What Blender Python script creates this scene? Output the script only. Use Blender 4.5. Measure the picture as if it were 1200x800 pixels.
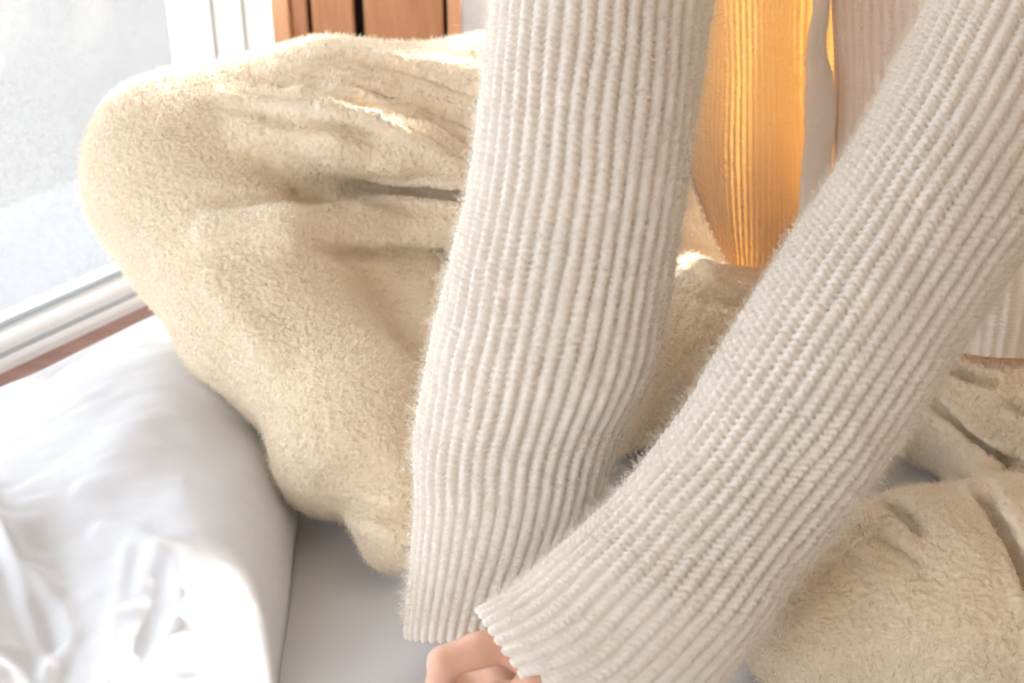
import bpy, math
import numpy as np
from mathutils import Vector, Matrix

rng = np.random.default_rng(7)
scene = bpy.context.scene
for o in list(bpy.data.objects):
    bpy.data.objects.remove(o, do_unlink=True)

# ------------------------------------------------------------------ camera, sky, sun, exposure
PITCH = math.radians(30.0)
CAM = np.array([0.0, -0.91, 0.775])
FPX = 1200 * 50.0 / 36.0
FWD = np.array([0.0, math.cos(PITCH), -math.sin(PITCH)])
UPV = np.array([0.0, math.sin(PITCH), math.cos(PITCH)])
RGT = np.array([1.0, 0.0, 0.0])

cam_data = bpy.data.cameras.new('camera')
cam_data.lens = 50.0
cam_data.sensor_width = 36.0
cam_data.clip_start = 0.02
cam_data.dof.use_dof = True
cam_data.dof.focus_distance = 1.10
cam_data.dof.aperture_fstop = 6.0
cam = bpy.data.objects.new('camera', cam_data)
cam.location = CAM
cam.rotation_euler = (math.pi / 2 - PITCH, 0, 0)
scene.collection.objects.link(cam)
scene.camera = cam

world = bpy.data.worlds.new('sky')
scene.world = world
world.use_nodes = True
bg = world.node_tree.nodes['Background']
bg.inputs[0].default_value = (0.86, 0.925, 1.0, 1)
bg.inputs[1].default_value = 2.8

SUN_DIR = Vector((-0.385, -0.635, -0.285)).normalized()      # the way the light travels
sun_data = bpy.data.lights.new('sun', 'SUN')
sun_data.energy = 11.0
sun_data.angle = math.radians(4.0)
sun_data.color = (1.0, 0.96, 0.90)
sun = bpy.data.objects.new('sun', sun_data)
sun.rotation_euler = SUN_DIR.to_track_quat('-Z', 'Y').to_euler()
sun.location = (1.0, 4, 4)
scene.collection.objects.link(sun)

scene.view_settings.view_transform = 'Standard'
scene.view_settings.look = 'None'
scene.view_settings.gamma = 1.0
scene.view_settings.use_curve_mapping = False
scene.view_settings.exposure = 0.5

# ------------------------------------------------------------------ helpers
def U(px, py, d):
    """point of the place that stands at axial distance d on the sight line through a pixel"""
    return CAM + d * (FWD + RGT * ((px - 600) / FPX) + UPV * ((400 - py) / FPX))

def PZ(px, py, z):
    r = FWD + RGT * ((px - 600) / FPX) + UPV * ((400 - py) / FPX)
    return CAM + r * ((z - CAM[2]) / r[2])

def link(o, parent=None):
    scene.collection.objects.link(o)
    if parent is not None:
        o.parent = parent
        o.matrix_parent_inverse = Matrix.Translation(-parent_world(parent))
    return o

def parent_world(p):
    # every mesh is modelled in place, so only the empties carry an offset
    return Vector(p.location) if p.type == 'EMPTY' else Vector((0, 0, 0))

def mesh_np(name, verts, quads, mat, parent=None, smooth=True, tris=None):
    verts = np.asarray(verts, np.float32).reshape(-1, 3)
    me = bpy.data.meshes.new(name)
    quads = np.asarray(quads, np.int32).reshape(-1, 4)
    nt = 0 if tris is None else len(tris)
    nq = len(quads)
    me.vertices.add(len(verts))
    me.vertices.foreach_set('co', verts.ravel())
    idx = quads.ravel()
    starts = np.arange(nq, dtype=np.int32) * 4
    if nt:
        tris = np.asarray(tris, np.int32)
        starts = np.concatenate([starts, nq * 4 + np.arange(nt, dtype=np.int32) * 3])
        idx = np.concatenate([idx, tris.ravel()])
    me.loops.add(len(idx))
    me.loops.foreach_set('vertex_index', idx.astype(np.int32))
    me.polygons.add(nq + nt)
    me.polygons.foreach_set('loop_start', starts.astype(np.int32))
    me.polygons.foreach_set('use_smooth', np.full(nq + nt, smooth))
    me.update(calc_edges=True)
    me.validate()
    me.materials.append(mat)
    o = bpy.data.objects.new(name, me)
    return link(o, parent)

def grid_quads(nr, nc, wrap=False, base=0):
    i = np.arange(nr - 1)[:, None]
    j = np.arange(nc if wrap else nc - 1)[None, :]
    j2 = (j + 1) % nc
    a = i * nc + j
    b = i * nc + j2
    c = (i + 1) * nc + j2
    d = (i + 1) * nc + j
    return (np.stack([a, b, c, d], -1).reshape(-1, 4) + base).astype(np.int32)

def catmull(pts, t):
    """pts (n,k) control values, t in [0,n-1]; a smooth curve through them"""
    pts = np.asarray(pts, float)
    n = len(pts)
    i = np.clip(np.floor(t).astype(int), 0, n - 2)
    f = (t - i)[:, None]
    P = lambda k: pts[np.clip(k, 0, n - 1)]
    p0, p1, p2, p3 = P(i - 1), P(i), P(i + 1), P(i + 2)
    return 0.5 * ((2 * p1) + (-p0 + p2) * f + (2 * p0 - 5 * p1 + 4 * p2 - p3) * f ** 2 + (-p0 + 3 * p1 - 3 * p2 + p3) * f ** 3)

def surf_patch(ctrl, nu, nv):
    """ctrl (R,C,3) -> (nv,nu,3) smooth surface through the control points"""
    R, C, _ = ctrl.shape
    tu = np.linspace(0, C - 1, nu)
    tv = np.linspace(0, R - 1, nv)
    rows = np.stack([catmull(ctrl[r], tu) for r in range(R)])           # R,nu,3
    out = catmull(rows.reshape(R, -1), tv).reshape(nv, nu, 3)
    return out

def vnoise(p, scale, seed=0):
    """cheap smooth 3-D value noise in -1..1"""
    q = np.asarray(p, float) / scale + seed * 17.13
    i = np.floor(q).astype(np.int64)
    f = q - i
    f = f * f * (3 - 2 * f)
    def h(a, b, c):
        n = (a * 374761393 + b * 668265263 + c * 2147483647 + seed * 1013904223) & 0xFFFFFFFF
        n = ((n ^ (n >> 13)) * 1274126177) & 0xFFFFFFFF
        return ((n ^ (n >> 16)) & 0xFFFF) / 32767.5 - 1
    x, y, z = i[..., 0], i[..., 1], i[..., 2]
    fx, fy, fz = f[..., 0], f[..., 1], f[..., 2]
    l = lambda a, b, t: a + (b - a) * t
    return l(l(l(h(x, y, z), h(x + 1, y, z), fx), l(h(x, y + 1, z), h(x + 1, y + 1, z), fx), fy),
             l(l(h(x, y, z + 1), h(x + 1, y, z + 1), fx), l(h(x, y + 1, z + 1), h(x + 1, y + 1, z + 1), fx), fy), fz)

def grid_normals(P, wrap=False):
    if wrap:
        du = np.roll(P, -1, 1) - np.roll(P, 1, 1)
    else:
        du = np.gradient(P, axis=1)
    dv = np.gradient(P, axis=0)
    n = np.cross(du, dv)
    return n / np.maximum(np.linalg.norm(n, axis=-1, keepdims=True), 1e-9)

def box_mesh(name, lo, hi, mat, parent=None, frame=None, bevel=0.0):
    """a box in the frame (origin, ex, ey, ez), with bevelled edges"""
    import bmesh
    bm = bmesh.new()
    bmesh.ops.create_cube(bm, size=1.0)
    lo, hi = np.array(lo, float), np.array(hi, float)
    for v in bm.verts:
        v.co = Vector((lo + hi) / 2 + np.array(v.co) * (hi - lo))
    if bevel > 0:
        bmesh.ops.bevel(bm, geom=list(bm.edges), offset=bevel, segments=2, profile=0.5, affect='EDGES')
    if frame is not None:
        o_, ex, ey, ez = [np.array(k, float) for k in frame]
        for v in bm.verts:
            v.co = Vector(o_ + ex * v.co.x + ey * v.co.y + ez * v.co.z)
        bmesh.ops.recalc_face_normals(bm, faces=list(bm.faces))
    me = bpy.data.meshes.new(name)
    bm.to_mesh(me)
    bm.free()
    me.materials.append(mat)
    return link(bpy.data.objects.new(name, me), parent)

def empty(name, loc):
    e = bpy.data.objects.new(name, None)
    e.empty_display_size = 0.1
    e.location = Vector([float(k) for k in loc])
    scene.collection.objects.link(e)
    return e

def tag(o, label=None, cat=None, kind=None, group=None):
    for k, v in (('label', label), ('category', cat), ('kind', kind), ('group', group)):
        if v:
            o[k] = v
    return o

def hairs(name, roots, dirs, length, radius, mat, parent, curl=0.3, npts=4, tip=0.35, bend=None):
    """fibres as a hair-curves object; roots, dirs (n,3); length, radius (n,)"""
    n = len(roots)
    t = np.linspace(0, 1, npts)[None, :, None]
    side = rng.normal(size=(n, 1, 3))
    side2 = rng.normal(size=(n, 1, 3))
    L = np.asarray(length).reshape(-1, 1, 1) * np.ones((n, 1, 1))
    pos = roots[:, None, :] + dirs[:, None, :] * L * t + curl * L * (side * t ** 2 * 0.7 + side2 * np.sin(t * 3.1) * 0.35)
    if bend is not None:
        pos = pos + bend[:, None, :] * t ** 2
    hc = bpy.data.hair_curves.new(name)
    hc.add_curves([npts] * n)
    hc.attributes['position'].data.foreach_set('vector', pos.astype(np.float32).ravel())
    if 'radius' not in hc.attributes:
        hc.attributes.new('radius', 'FLOAT', 'POINT')
    rad = (np.asarray(radius).reshape(-1, 1) * np.ones((n, 1))) * (1 - (1 - tip) * np.linspace(0, 1, npts)[None, :])
    hc.attributes['radius'].data.foreach_set('value', rad.astype(np.float32).ravel())
    hc.materials.append(mat)
    o = bpy.data.objects.new(name, hc)
    link(o, parent)
    o['kind'] = 'stuff'
    return o

# ------------------------------------------------------------------ materials
def new_mat(name):
    m = bpy.data.materials.new(name)
    m.use_nodes = True
    nt = m.node_tree
    nt.nodes.clear()
    return m, nt, nt.nodes, nt.links

def cloth_mat(name, col, trans=0.0, tcol=None, rough=0.9, noise_scale=None, noise_amt=0.0, sheen=0.0, bump=0.0, bump_scale=800, sss=0.0):
    m, nt, N, L = new_mat(name)
    out = N.new('ShaderNodeOutputMaterial')
    b = N.new('ShaderNodeBsdfPrincipled')
    b.inputs['Roughness'].default_value = rough
    b.inputs['Specular IOR Level'].default_value = 0.15
    b.inputs['Sheen Weight'].default_value = sheen
    b.inputs['Sheen Roughness'].default_value = 0.5
    if sss:
        b.inputs['Subsurface Weight'].default_value = sss
        b.inputs['Subsurface Radius'].default_value = (1.0, 0.6, 0.3)
        b.inputs['Subsurface Scale'].default_value = 0.006
    b.inputs['Base Color'].default_value = (*col, 1)
    if noise_scale:
        tc = N.new('ShaderNodeTexCoord')
        no = N.new('ShaderNodeTexNoise')
        no.inputs['Scale'].default_value = noise_scale
        no.inputs['Detail'].default_value = 4
        mx = N.new('ShaderNodeMix')
        mx.data_type = 'RGBA'
        mx.inputs[6].default_value = (*[c * (1 - noise_amt) for c in col], 1)
        mx.inputs[7].default_value = (*[min(1, c * (1 + noise_amt)) for c in col], 1)
        L.new(tc.outputs['Object'], no.inputs['Vector'])
        L.new(no.outputs['Fac'], mx.inputs[0])
        L.new(mx.outputs[2], b.inputs['Base Color'])
    if bump:
        tc2 = N.new('ShaderNodeTexCoord')
        n2 = N.new('ShaderNodeTexNoise')
        n2.inputs['Scale'].default_value = bump_scale
        n2.inputs['Detail'].default_value = 3
        bp = N.new('ShaderNodeBump')
        bp.inputs['Strength'].default_value = bump
        bp.inputs['Distance'].default_value = 0.002
        L.new(tc2.outputs['Object'], n2.inputs['Vector'])
        L.new(n2.outputs['Fac'], bp.inputs['Height'])
        L.new(bp.outputs['Normal'], b.inputs['Normal'])
    if trans > 0:
        tr = N.new('ShaderNodeBsdfTranslucent')
        tr.inputs['Color'].default_value = (*(tcol or col), 1)
        ms = N.new('ShaderNodeMixShader')
        ms.inputs[0].default_value = trans
        L.new(b.outputs[0], ms.inputs[1])
        L.new(tr.outputs[0], ms.inputs[2])
        L.new(ms.outputs[0], out.inputs['Surface'])
    else:
        L.new(b.outputs[0], out.inputs['Surface'])
    return m

def plain_mat(name, col, rough=0.5, spec=0.5, bump=0.0, bump_scale=60, metallic=0.0):
    m, nt, N, L = new_mat(name)
    out = N.new('ShaderNodeOutputMaterial')
    b = N.new('ShaderNodeBsdfPrincipled')
    b.inputs['Base Color'].default_value = (*col, 1)
    b.inputs['Roughness'].default_value = rough
    b.inputs['Specular IOR Level'].default_value = spec
    b.inputs['Metallic'].default_value = metallic
    tc = N.new('ShaderNodeTexCoord')
    no = N.new('ShaderNodeTexNoise')
    no.inputs['Scale'].default_value = bump_scale
    no.inputs['Detail'].default_value = 5
    L.new(tc.outputs['Object'], no.inputs['Vector'])
    mx = N.new('ShaderNodeMix')
    mx.data_type = 'RGBA'
    mx.inputs[6].default_value = (*[c * 0.94 for c in col], 1)
    mx.inputs[7].default_value = (*[min(1, c * 1.04) for c in col], 1)
    L.new(no.outputs['Fac'], mx.inputs[0])
    L.new(mx.outputs[2], b.inputs['Base Color'])
    if bump:
        bp = N.new('ShaderNodeBump')
        bp.inputs['Strength'].default_value = bump
        bp.inputs['Distance'].default_value = 0.003
        L.new(no.outputs['Fac'], bp.inputs['Height'])
        L.new(bp.outputs['Normal'], b.inputs['Normal'])
    L.new(b.outputs[0], out.inputs['Surface'])
    return m

def wood_mat(name, c1, c2, rough=0.4, axis_scale=(30, 30, 2.5)):
    m, nt, N, L = new_mat(name)
    out = N.new('ShaderNodeOutputMaterial')
    b = N.new('ShaderNodeBsdfPrincipled')
    b.inputs['Roughness'].default_value = rough
    tc = N.new('ShaderNodeTexCoord')
    mp = N.new('ShaderNodeMapping')
    mp.inputs['Scale'].default_value = axis_scale
    no = N.new('ShaderNodeTexNoise')
    no.inputs['Scale'].default_value = 3.0
    no.inputs['Detail'].default_value = 6
    no.inputs['Distortion'].default_value = 0.6
    cr = N.new('ShaderNodeValToRGB')
    cr.color_ramp.elements[0].position = 0.3
    cr.color_ramp.elements[0].color = (*c1, 1)
    cr.color_ramp.elements[1].position = 0.7
    cr.color_ramp.elements[1].color = (*c2, 1)
    L.new(tc.outputs['Object'], mp.inputs['Vector'])
    L.new(mp.outputs[0], no.inputs['Vector'])
    L.new(no.outputs['Fac'], cr.inputs[0])
    L.new(cr.outputs[0], b.inputs['Base Color'])
    L.new(b.outputs[0], out.inputs['Surface'])
    return m

KNIT_COL = (0.88, 0.82, 0.745)
M_KNIT = cloth_mat('cream_wool_knit', KNIT_COL, trans=0.12, tcol=(0.95, 0.62, 0.26), rough=1.0, noise_scale=35, noise_amt=0.05, sheen=0.15, bump=0.35, bump_scale=1400)
M_KNIT_THIN = cloth_mat('cream_wool_knit_single', KNIT_COL, trans=0.36, tcol=(0.86, 0.42, 0.09), rough=1.0, noise_scale=35, noise_amt=0.05, sheen=0.15, bump=0.35, bump_scale=1400)
M_FUZZ = cloth_mat('wool_fibre', (0.86, 0.82, 0.75), trans=0.4, tcol=(0.9, 0.82, 0.7), rough=1.0)
FLEECE = (0.89, 0.75, 0.58)
M_FLEECE = cloth_mat('cream_fleece_backing', FLEECE, trans=0.08, tcol=(0.92, 0.80, 0.62), rough=1.0, noise_scale=60, noise_amt=0.06, sheen=0.6)
M_PILE = cloth_mat('cream_fleece_pile', (0.945, 0.855, 0.725), trans=0.4, tcol=(0.95, 0.84, 0.67), rough=1.0, noise_scale=300, noise_amt=0.12)
M_SHEET = cloth_mat('white_cotton', (0.76, 0.765, 0.79), trans=0.10, tcol=(0.72, 0.73, 0.76), rough=0.75, noise_scale=12, noise_amt=0.015, sheen=0.1, bump=0.05, bump_scale=900)
M_FRAME = plain_mat('white_window_lacquer', (0.90, 0.92, 0.93), rough=0.4, bump_scale=30)
M_GASKET = plain_mat('grey_rubber_gasket', (0.46, 0.50, 0.53), rough=0.6)
M_WALL = plain_mat('white_plaster', (0.82, 0.82, 0.82), rough=0.9, bump=0.1, bump_scale=90)
M_WALLWARM = plain_mat('warm_beige_plaster', (0.56, 0.45, 0.34), rough=0.9, bump=0.1, bump_scale=90)  # beige, darkened so the added walls bounce back less light
M_WOOD = wood_mat('warm_brown_wood', (0.30, 0.13, 0.055), (0.41, 0.195, 0.095), rough=0.45)
M_WOODLIGHT = wood_mat('pale_brown_wood', (0.45, 0.22, 0.11), (0.56, 0.30, 0.16), rough=0.45)
M_DARK = plain_mat('dark_gap_board', (0.012, 0.01, 0.01), rough=0.8)
M_SILL = wood_mat('rosy_wood_sill', (0.33, 0.18, 0.15), (0.42, 0.25, 0.21), rough=0.32, axis_scale=(3, 30, 30))
M_FLOOR = wood_mat('oak_floor', (0.30, 0.19, 0.11), (0.42, 0.28, 0.17), rough=0.5, axis_scale=(3, 25, 25))
M_OUT_WALL = plain_mat('pale_render_outside', (0.085, 0.080, 0.073), rough=0.9, bump=0.2, bump_scale=3)
M_OUT_GROUND = plain_mat('pale_concrete_outside', (0.14, 0.14, 0.145), rough=0.9, bump=0.2, bump_scale=5)

def skin_mat():
    m, nt, N, L = new_mat('skin')
    out = N.new('ShaderNodeOutputMaterial')
    b = N.new('ShaderNodeBsdfPrincipled')
    tc = N.new('ShaderNodeTexCoord')
    no = N.new('ShaderNodeTexNoise')
    no.inputs['Scale'].default_value = 45
    no.inputs['Detail'].default_value = 4
    mx = N.new('ShaderNodeMix')
    mx.data_type = 'RGBA'
    mx.inputs[6].default_value = (0.66, 0.36, 0.25, 1)
    mx.inputs[7].default_value = (0.76, 0.48, 0.37, 1)
    L.new(tc.outputs['Object'], no.inputs['Vector'])
    L.new(no.outputs['Fac'], mx.inputs[0])
    L.new(mx.outputs[2], b.inputs['Base Color'])
    b.inputs['Roughness'].default_value = 0.45
    b.inputs['Subsurface Weight'].default_value = 0.5
    b.inputs['Subsurface Radius'].default_value = (1.0, 0.35, 0.2)
    b.inputs['Subsurface Scale'].default_value = 0.008
    L.new(b.outputs[0], out.inputs['Surface'])
    return m
M_SKIN = skin_mat()

def glass_mat(name, mist):
    """window glass with a light film of condensation droplets"""
    m, nt, N, L = new_mat(name)
    out = N.new('ShaderNodeOutputMaterial')
    tr = N.new('ShaderNodeBsdfTransparent')
    gl = N.new('ShaderNodeBsdfGlossy')
    gl.inputs['Roughness'].default_value = 0.03
    df = N.new('ShaderNodeBsdfTranslucent')
    df.inputs['Color'].default_value = (0.9, 0.9, 0.9, 1)
    fr = N.new('ShaderNodeFresnel')
    fr.inputs['IOR'].default_value = 1.3
    tc = N.new('ShaderNodeTexCoord')
    no = N.new('ShaderNodeTexNoise')
    no.inputs['Scale'].default_value = 420
    no.inputs['Detail'].default_value = 2
    cr = N.new('ShaderNodeMapRange')
    cr.inputs[1].default_value = 0.35
    cr.inputs[2].default_value = 0.75
    cr.inputs[3].default_value = 0.02
    cr.inputs[4].default_value = mist
    L.new(tc.outputs['Object'], no.inputs['Vector'])
    L.new(no.outputs['Fac'], cr.inputs[0])
    m1 = N.new('ShaderNodeMixShader')
    L.new(cr.outputs[0], m1.inputs[0])
    L.new(tr.outputs[0], m1.inputs[1])
    L.new(df.outputs[0], m1.inputs[2])
    m2 = N.new('ShaderNodeMixShader')
    L.new(fr.outputs[0], m2.inputs[0])
    L.new(m1.outputs[0], m2.inputs[1])
    L.new(gl.outputs[0], m2.inputs[2])
    L.new(m2.outputs[0], out.inputs['Surface'])
    return m
M_GLASS = glass_mat('misted_window_glass', 0.16)
M_CLEAR = glass_mat('clear_window_glass', 0.05)

# ------------------------------------------------------------------ the room: window wall, back wall, floor
w0 = PZ(0, 385, -0.03)
w1 = PZ(140, 323, -0.03)
ED = (w1 - w0) / np.linalg.norm(w1 - w0)          # along the window, away from the camera
EN = np.array([ED[1], -ED[0], 0.0])               # into the room
EZ = np.array([0.0, 0.0, 1.0])
WF = (w0, ED, EN, EZ)                             # window frame coordinates: (along, inward, up)
def to_w(p):
    q = np.asarray(p, float) - w0
    return np.stack([q @ ED, q @ EN, q @ EZ], -1)
# where the window meets the corner: the sight line of the post
def along_at_px(px, z=-0.03):
    a, b = 0.0, 3.0
    for _ in range(60):
        m_ = (a + b) / 2
        p = w0 + ED * m_ + EN * 0.05
        q = p - CAM
        x = 600 + FPX * (q @ RGT) / (q @ FWD)
        if x < px: a = m_
        else: b = m_
    return (a + b) / 2
CORNER = along_at_px(290)
corner_pt = w0 + ED * CORNER + EN * 0.05

win = empty('window_1', w0 + ED * (CORNER / 2))
tag(win, kind='structure', label='large window with white frame beside the bed')
A0, A1 = -2.2, CORNER
def wbox(name, lo, hi, mat, parent=win, bevel=0.002):
    return box_mesh(name, lo, hi, mat, parent, WF, bevel)
# steps of the bottom rail, from the glass inward and down
wbox('glass_pane', (A0, 0.024, 0.022), (A1, 0.028, 2.1), M_GLASS, bevel=0)
wbox('gasket', (A0, 0.027, 0.018), (A1, 0.034, 0.025), M_GASKET, bevel=0.001)
wbox('sash_rail', (A0, 0.0, -0.01), (A1, 0.060, 0.0195), M_FRAME, bevel=0.005)
wbox('seal_strip', (A0, 0.055, -0.004), (A1, 0.065, 0.0075), M_GASKET, bevel=0.001)
wbox('frame_rail', (A0, -0.03, -0.06), (A1, 0.070, 0.004), M_FRAME, bevel=0.006)
wbox('frame_rail', (A0, -0.03, 2.08), (A1 + 0.05, 0.078, 2.16), M_FRAME, bevel=0.006)
# corner post with its grooves
wbox('corner_post', (A1 - 0.046, 0.0, -0.03), (A1 - 0.018, 0.050, 2.1), M_FRAME, bevel=0.004)
wbox('seal_strip', (A1 - 0.018, 0.0, -0.03), (A1 - 0.012, 0.044, 2.1), M_GASKET, bevel=0.001)
wbox('corner_post', (A1 - 0.012, 0.0, -0.03), (A1 + 0.024, 0.056, 2.1), M_FRAME, bevel=0.004)
wbox('seal_strip', (A1 + 0.024, 0.0, -0.03), (A1 + 0.030, 0.050, 2.1), M_GASKET, bevel=0.001)
wbox('corner_post', (A1 + 0.030, 0.0, -0.03), (A1 + 0.066, 0.062, 2.1), M_FRAME, bevel=0.004)
wbox('window_sill', (A0, 0.060, -0.075), (A1 + 0.02, 0.132, -0.011), M_SILL, bevel=0.005)
o = wbox('wall_left', (A0, -0.10, -0.62), (A1 + 0.10, 0.07, -0.06), M_WALL, parent=None)
tag(o, kind='structure', label='white wall below the window')

YB = float(corner_pt[1]) + 0.17
XB = lambda px: (px - 600) / FPX * 1.90
o = wbox('floor', (A0 - 0.6, -0.05, -0.66), (A1 + 0.2, 2.9, -0.62), M_FLOOR, parent=None, bevel=0)
tag(o, kind='structure', label='wooden floor under the bed')
o = box_mesh('wall_back', (XB(535), YB + 0.12, -0.62), (1.05, YB + 0.24, 0.24), M_WALL, bevel=0.004)
tag(o, kind='structure', label='low white wall behind the bed')

# headboard of brown boards with dark gaps, at the corner
pan = empty('wooden_headboard', (XB(430), YB + 0.03, -0.62))
tag(pan, 'brown wooden headboard of upright boards with dark gaps beside the window corner', 'headboard')
HB = 0.27
box_mesh('backing_board', (XB(318), YB + 0.045, -0.62), (XB(541), YB + 0.06, HB), M_DARK, pan)
boards = [(318, 345.5, M_WOODLIGHT, -0.012), (346, 365, M_WOOD, 0.0), (370, 418, M_WOOD, 0.0), (430, 521, M_WOOD, 0.0), (526, 541, M_WOODLIGHT, -0.004)]
for a, b, m_, off in boards:
    box_mesh('board', (XB(a), YB + off, -0.62), (XB(b), YB + 0.04, HB), m_, pan, bevel=0.003)

# what lies outside the window
o = box_mesh('exterior_ground', (-9.0, -4.0, -1.3), (-0.2, 14.0, -1.2), M_OUT_WALL)
tag(o, kind='structure', label='pale ground seen blurred through the window')
o = wbox('exterior_ledge', (-3.0, -0.53, -0.20), (1.4, -0.12, -0.12), M_OUT_GROUND, parent=None)
tag(o, kind='structure', label='pale ledge outside the window')

# window over the low wall behind, from which the sun comes
win2 = empty('window_2', (0.6, YB + 0.18, 0.30))
tag(win2, kind='structure', label='window over the low wall behind the person')
def fbox(name, lo, hi, mat=None, bevel=0.004):
    return box_mesh(name, lo, hi, mat or M_FRAME, win2, None, bevel)
WX0, WX1 = float(corner_pt[0]) + 0.08, 1.05
fbox('frame_rail', (WX0, YB + 0.14, 0.24), (WX1, YB + 0.22, 0.28))
fbox('frame_rail', (WX0, YB + 0.14, 1.94), (WX1, YB + 0.22, 2.0))
fbox('mullion', (0.22, YB + 0.15, 0.28), (0.31, YB + 0.21, 1.94))
fbox('mullion', (0.90, YB + 0.15, 0.28), (0.95, YB + 0.21, 1.94))
fbox('glass_pane', (WX0, YB + 0.178, 0.27), (0.23, YB + 0.182, 1.95), M_CLEAR, 0)
fbox('glass_pane', (0.30, YB + 0.178, 0.27), (0.91, YB + 0.182, 1.95), M_CLEAR, 0)
fbox('glass_pane', (0.94, YB + 0.178, 0.27), (WX1, YB + 0.182, 1.95), M_CLEAR, 0)
o = box_mesh('added_wall_right', (1.05, -1.6, -0.62), (1.15, YB + 0.24, 2.0), M_WALLWARM)  # unseen; added to keep ambient light off the right side
tag(o, kind='structure', label='unseen beige wall added on the right to limit ambient light')
o = box_mesh('added_wall_front', (-0.7, -1.7, -0.62), (1.15, -1.6, 2.0), M_WALLWARM)  # unseen part-width wall, added to close off light from the front
tag(o, kind='structure', label='unseen part-width beige wall added to hold back light from the front')
o = box_mesh('added_ceiling', (-2.2, -1.6, 2.0), (1.15, YB + 0.24, 2.1), M_WALLWARM)  # unseen; added to cut ambient light from overhead
tag(o, kind='structure', label='unseen beige cover added overhead to limit light from above')

# ------------------------------------------------------------------ bed: mattress under a white sheet
def sheet_height(X, Y):
    P = np.stack([X, Y, np.zeros_like(X)], -1)
    h = 0.004 * vnoise(P, 0.11, 3) + 0.0018 * vnoise(P * [1, 2.2, 1], 0.05, 4)
    return h

na, nb = 180, 170
aa = np.linspace(-0.95, CORNER + 0.06, na)
bb = np.concatenate([np.linspace(0.125, 0.185, 14), np.linspace(0.19, 1.45, nb - 14)])
AAg, BBg = np.meshgrid(aa, bb)
PX = w0[0] + ED[0] * AAg + EN[0] * BBg
PY = w0[1] + ED[1] * AAg + EN[1] * BBg
Zb = sheet_height(PX, PY)
edge = np.clip((0.170 - BBg) / 0.045, 0, 1)
Zb = Zb - 0.05 * (1 - np.sqrt(np.maximum(0, 1 - edge ** 2)))
top = np.stack([PX, PY, Zb], -1)
# skirt down to the mattress base
def with_skirt(G, zlow):
    G = np.concatenate([G[:1] * [1, 1, 0] + [0, 0, zlow], G, G[-1:] * [1, 1, 0] + [0, 0, zlow]], 0)
    l, r = G[:, :1].copy(), G[:, -1:].copy()
    l[..., 2] = zlow
    r[..., 2] = zlow
    return np.concatenate([l, G, r], 1)
topk = with_skirt(top, -0.16)
bed = empty('bed', w0 + ED * 0.0 + EN * 0.7 + np.array([0, 0, -0.59]))
tag(bed, 'bed with a white cotton sheet that the seated person sits on', 'bed')
bed.location.z = -0.62
sh = mesh_np('bed_sheet', topk, grid_quads(*topk.shape[:2]), M_SHEET, bed)
sh['label'] = 'smooth white cotton sheet'
box_mesh('mattress', (-0.94, 0.145, -0.30), (CORNER + 0.05, 1.44, -0.065), M_WALL, bed, WF, 0.02)
box_mesh('bed_base', (-0.94, 0.17, -0.62), (CORNER + 0.05, 1.44, -0.302), M_WOOD, bed, WF, 0.01)

# ------------------------------------------------------------------ duvet bunched up at the left
rows = [
    [(-330, 640, .006), (-120, 545, .006), (-10, 500, .006), (88, 424, .006), (185, 370, .015), (262, 392, .03), (318, 470, .02), (352, 560, .004)],
    [(-330, 668, .05), (-110, 610, .06), (5, 535, .065), (104, 442, .075), (206, 388, .075), (272, 430, .07), (322, 505, .05), (350, 575, .022)],
    [(-330, 740, .075), (-90, 680, .085), (25, 600, .085), (122, 520, .10), (218, 480, .10), (285, 520, .085), (326, 570, .055), (344, 612, .024)],
    [(-320, 800, .08), (-80, 740, .08), (40, 680, .07), (132, 640, .085), (222, 620, .10), (285, 640, .082), (322, 665, .05), (337, 690, .022)],
    [(-300, 880, .08), (-60, 820, .07), (60, 770, .06), (150, 760, .075), (228, 758, .085), (280, 765, .07), (310, 772, .042), (325, 780, .018)],
    [(-280, 980, .07), (-40, 930, .06), (62, 890, .055), (150, 885, .065), (226, 885, .07), (274, 885, .055), (300, 888, .034), (312, 890, .014)],
    [(-260, 1100, .05), (-20, 1060, .05), (66, 1030, .05), (150, 1030, .05), (222, 1030, .05), (264, 1030, .04), (288, 1030, .024), (300, 1030, .008)],
]
ctrl = np.array([[PZ(*c) for c in r] for r in rows])
D = surf_patch(ctrl, 210, 220)
def px_of(P):
    q = P - CAM
    dz = q @ FWD
    return np.stack([600 + FPX * (q @ RGT) / dz, 400 - FPX * (q @ UPV) / dz], -1)
def seg_dist(P2, a, b):
    a, b = np.array(a), np.array(b)
    ab = b - a
    t = np.clip(((P2 - a) @ ab) / (ab @ ab), 0, 1)
    return np.linalg.norm(P2 - (a + t[..., None] * ab), axis=-1)
def cloth_ridges(G, items, zref):
    """raise or press folds along lines on the cloth; every line is laid out on the bed plan"""
    P2 = G[..., :2]
    for pts, w, h in items:
        pl = [PZ(x, y, zref)[:2] for x, y in pts]
        d = np.min([seg_dist(P2, pl[i], pl[i + 1]) for i in range(len(pl) - 1)], 0)
        G[..., 2] += 0.9 * h * np.exp(-(d / (1.5 * w)) ** 2)
    return G
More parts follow.
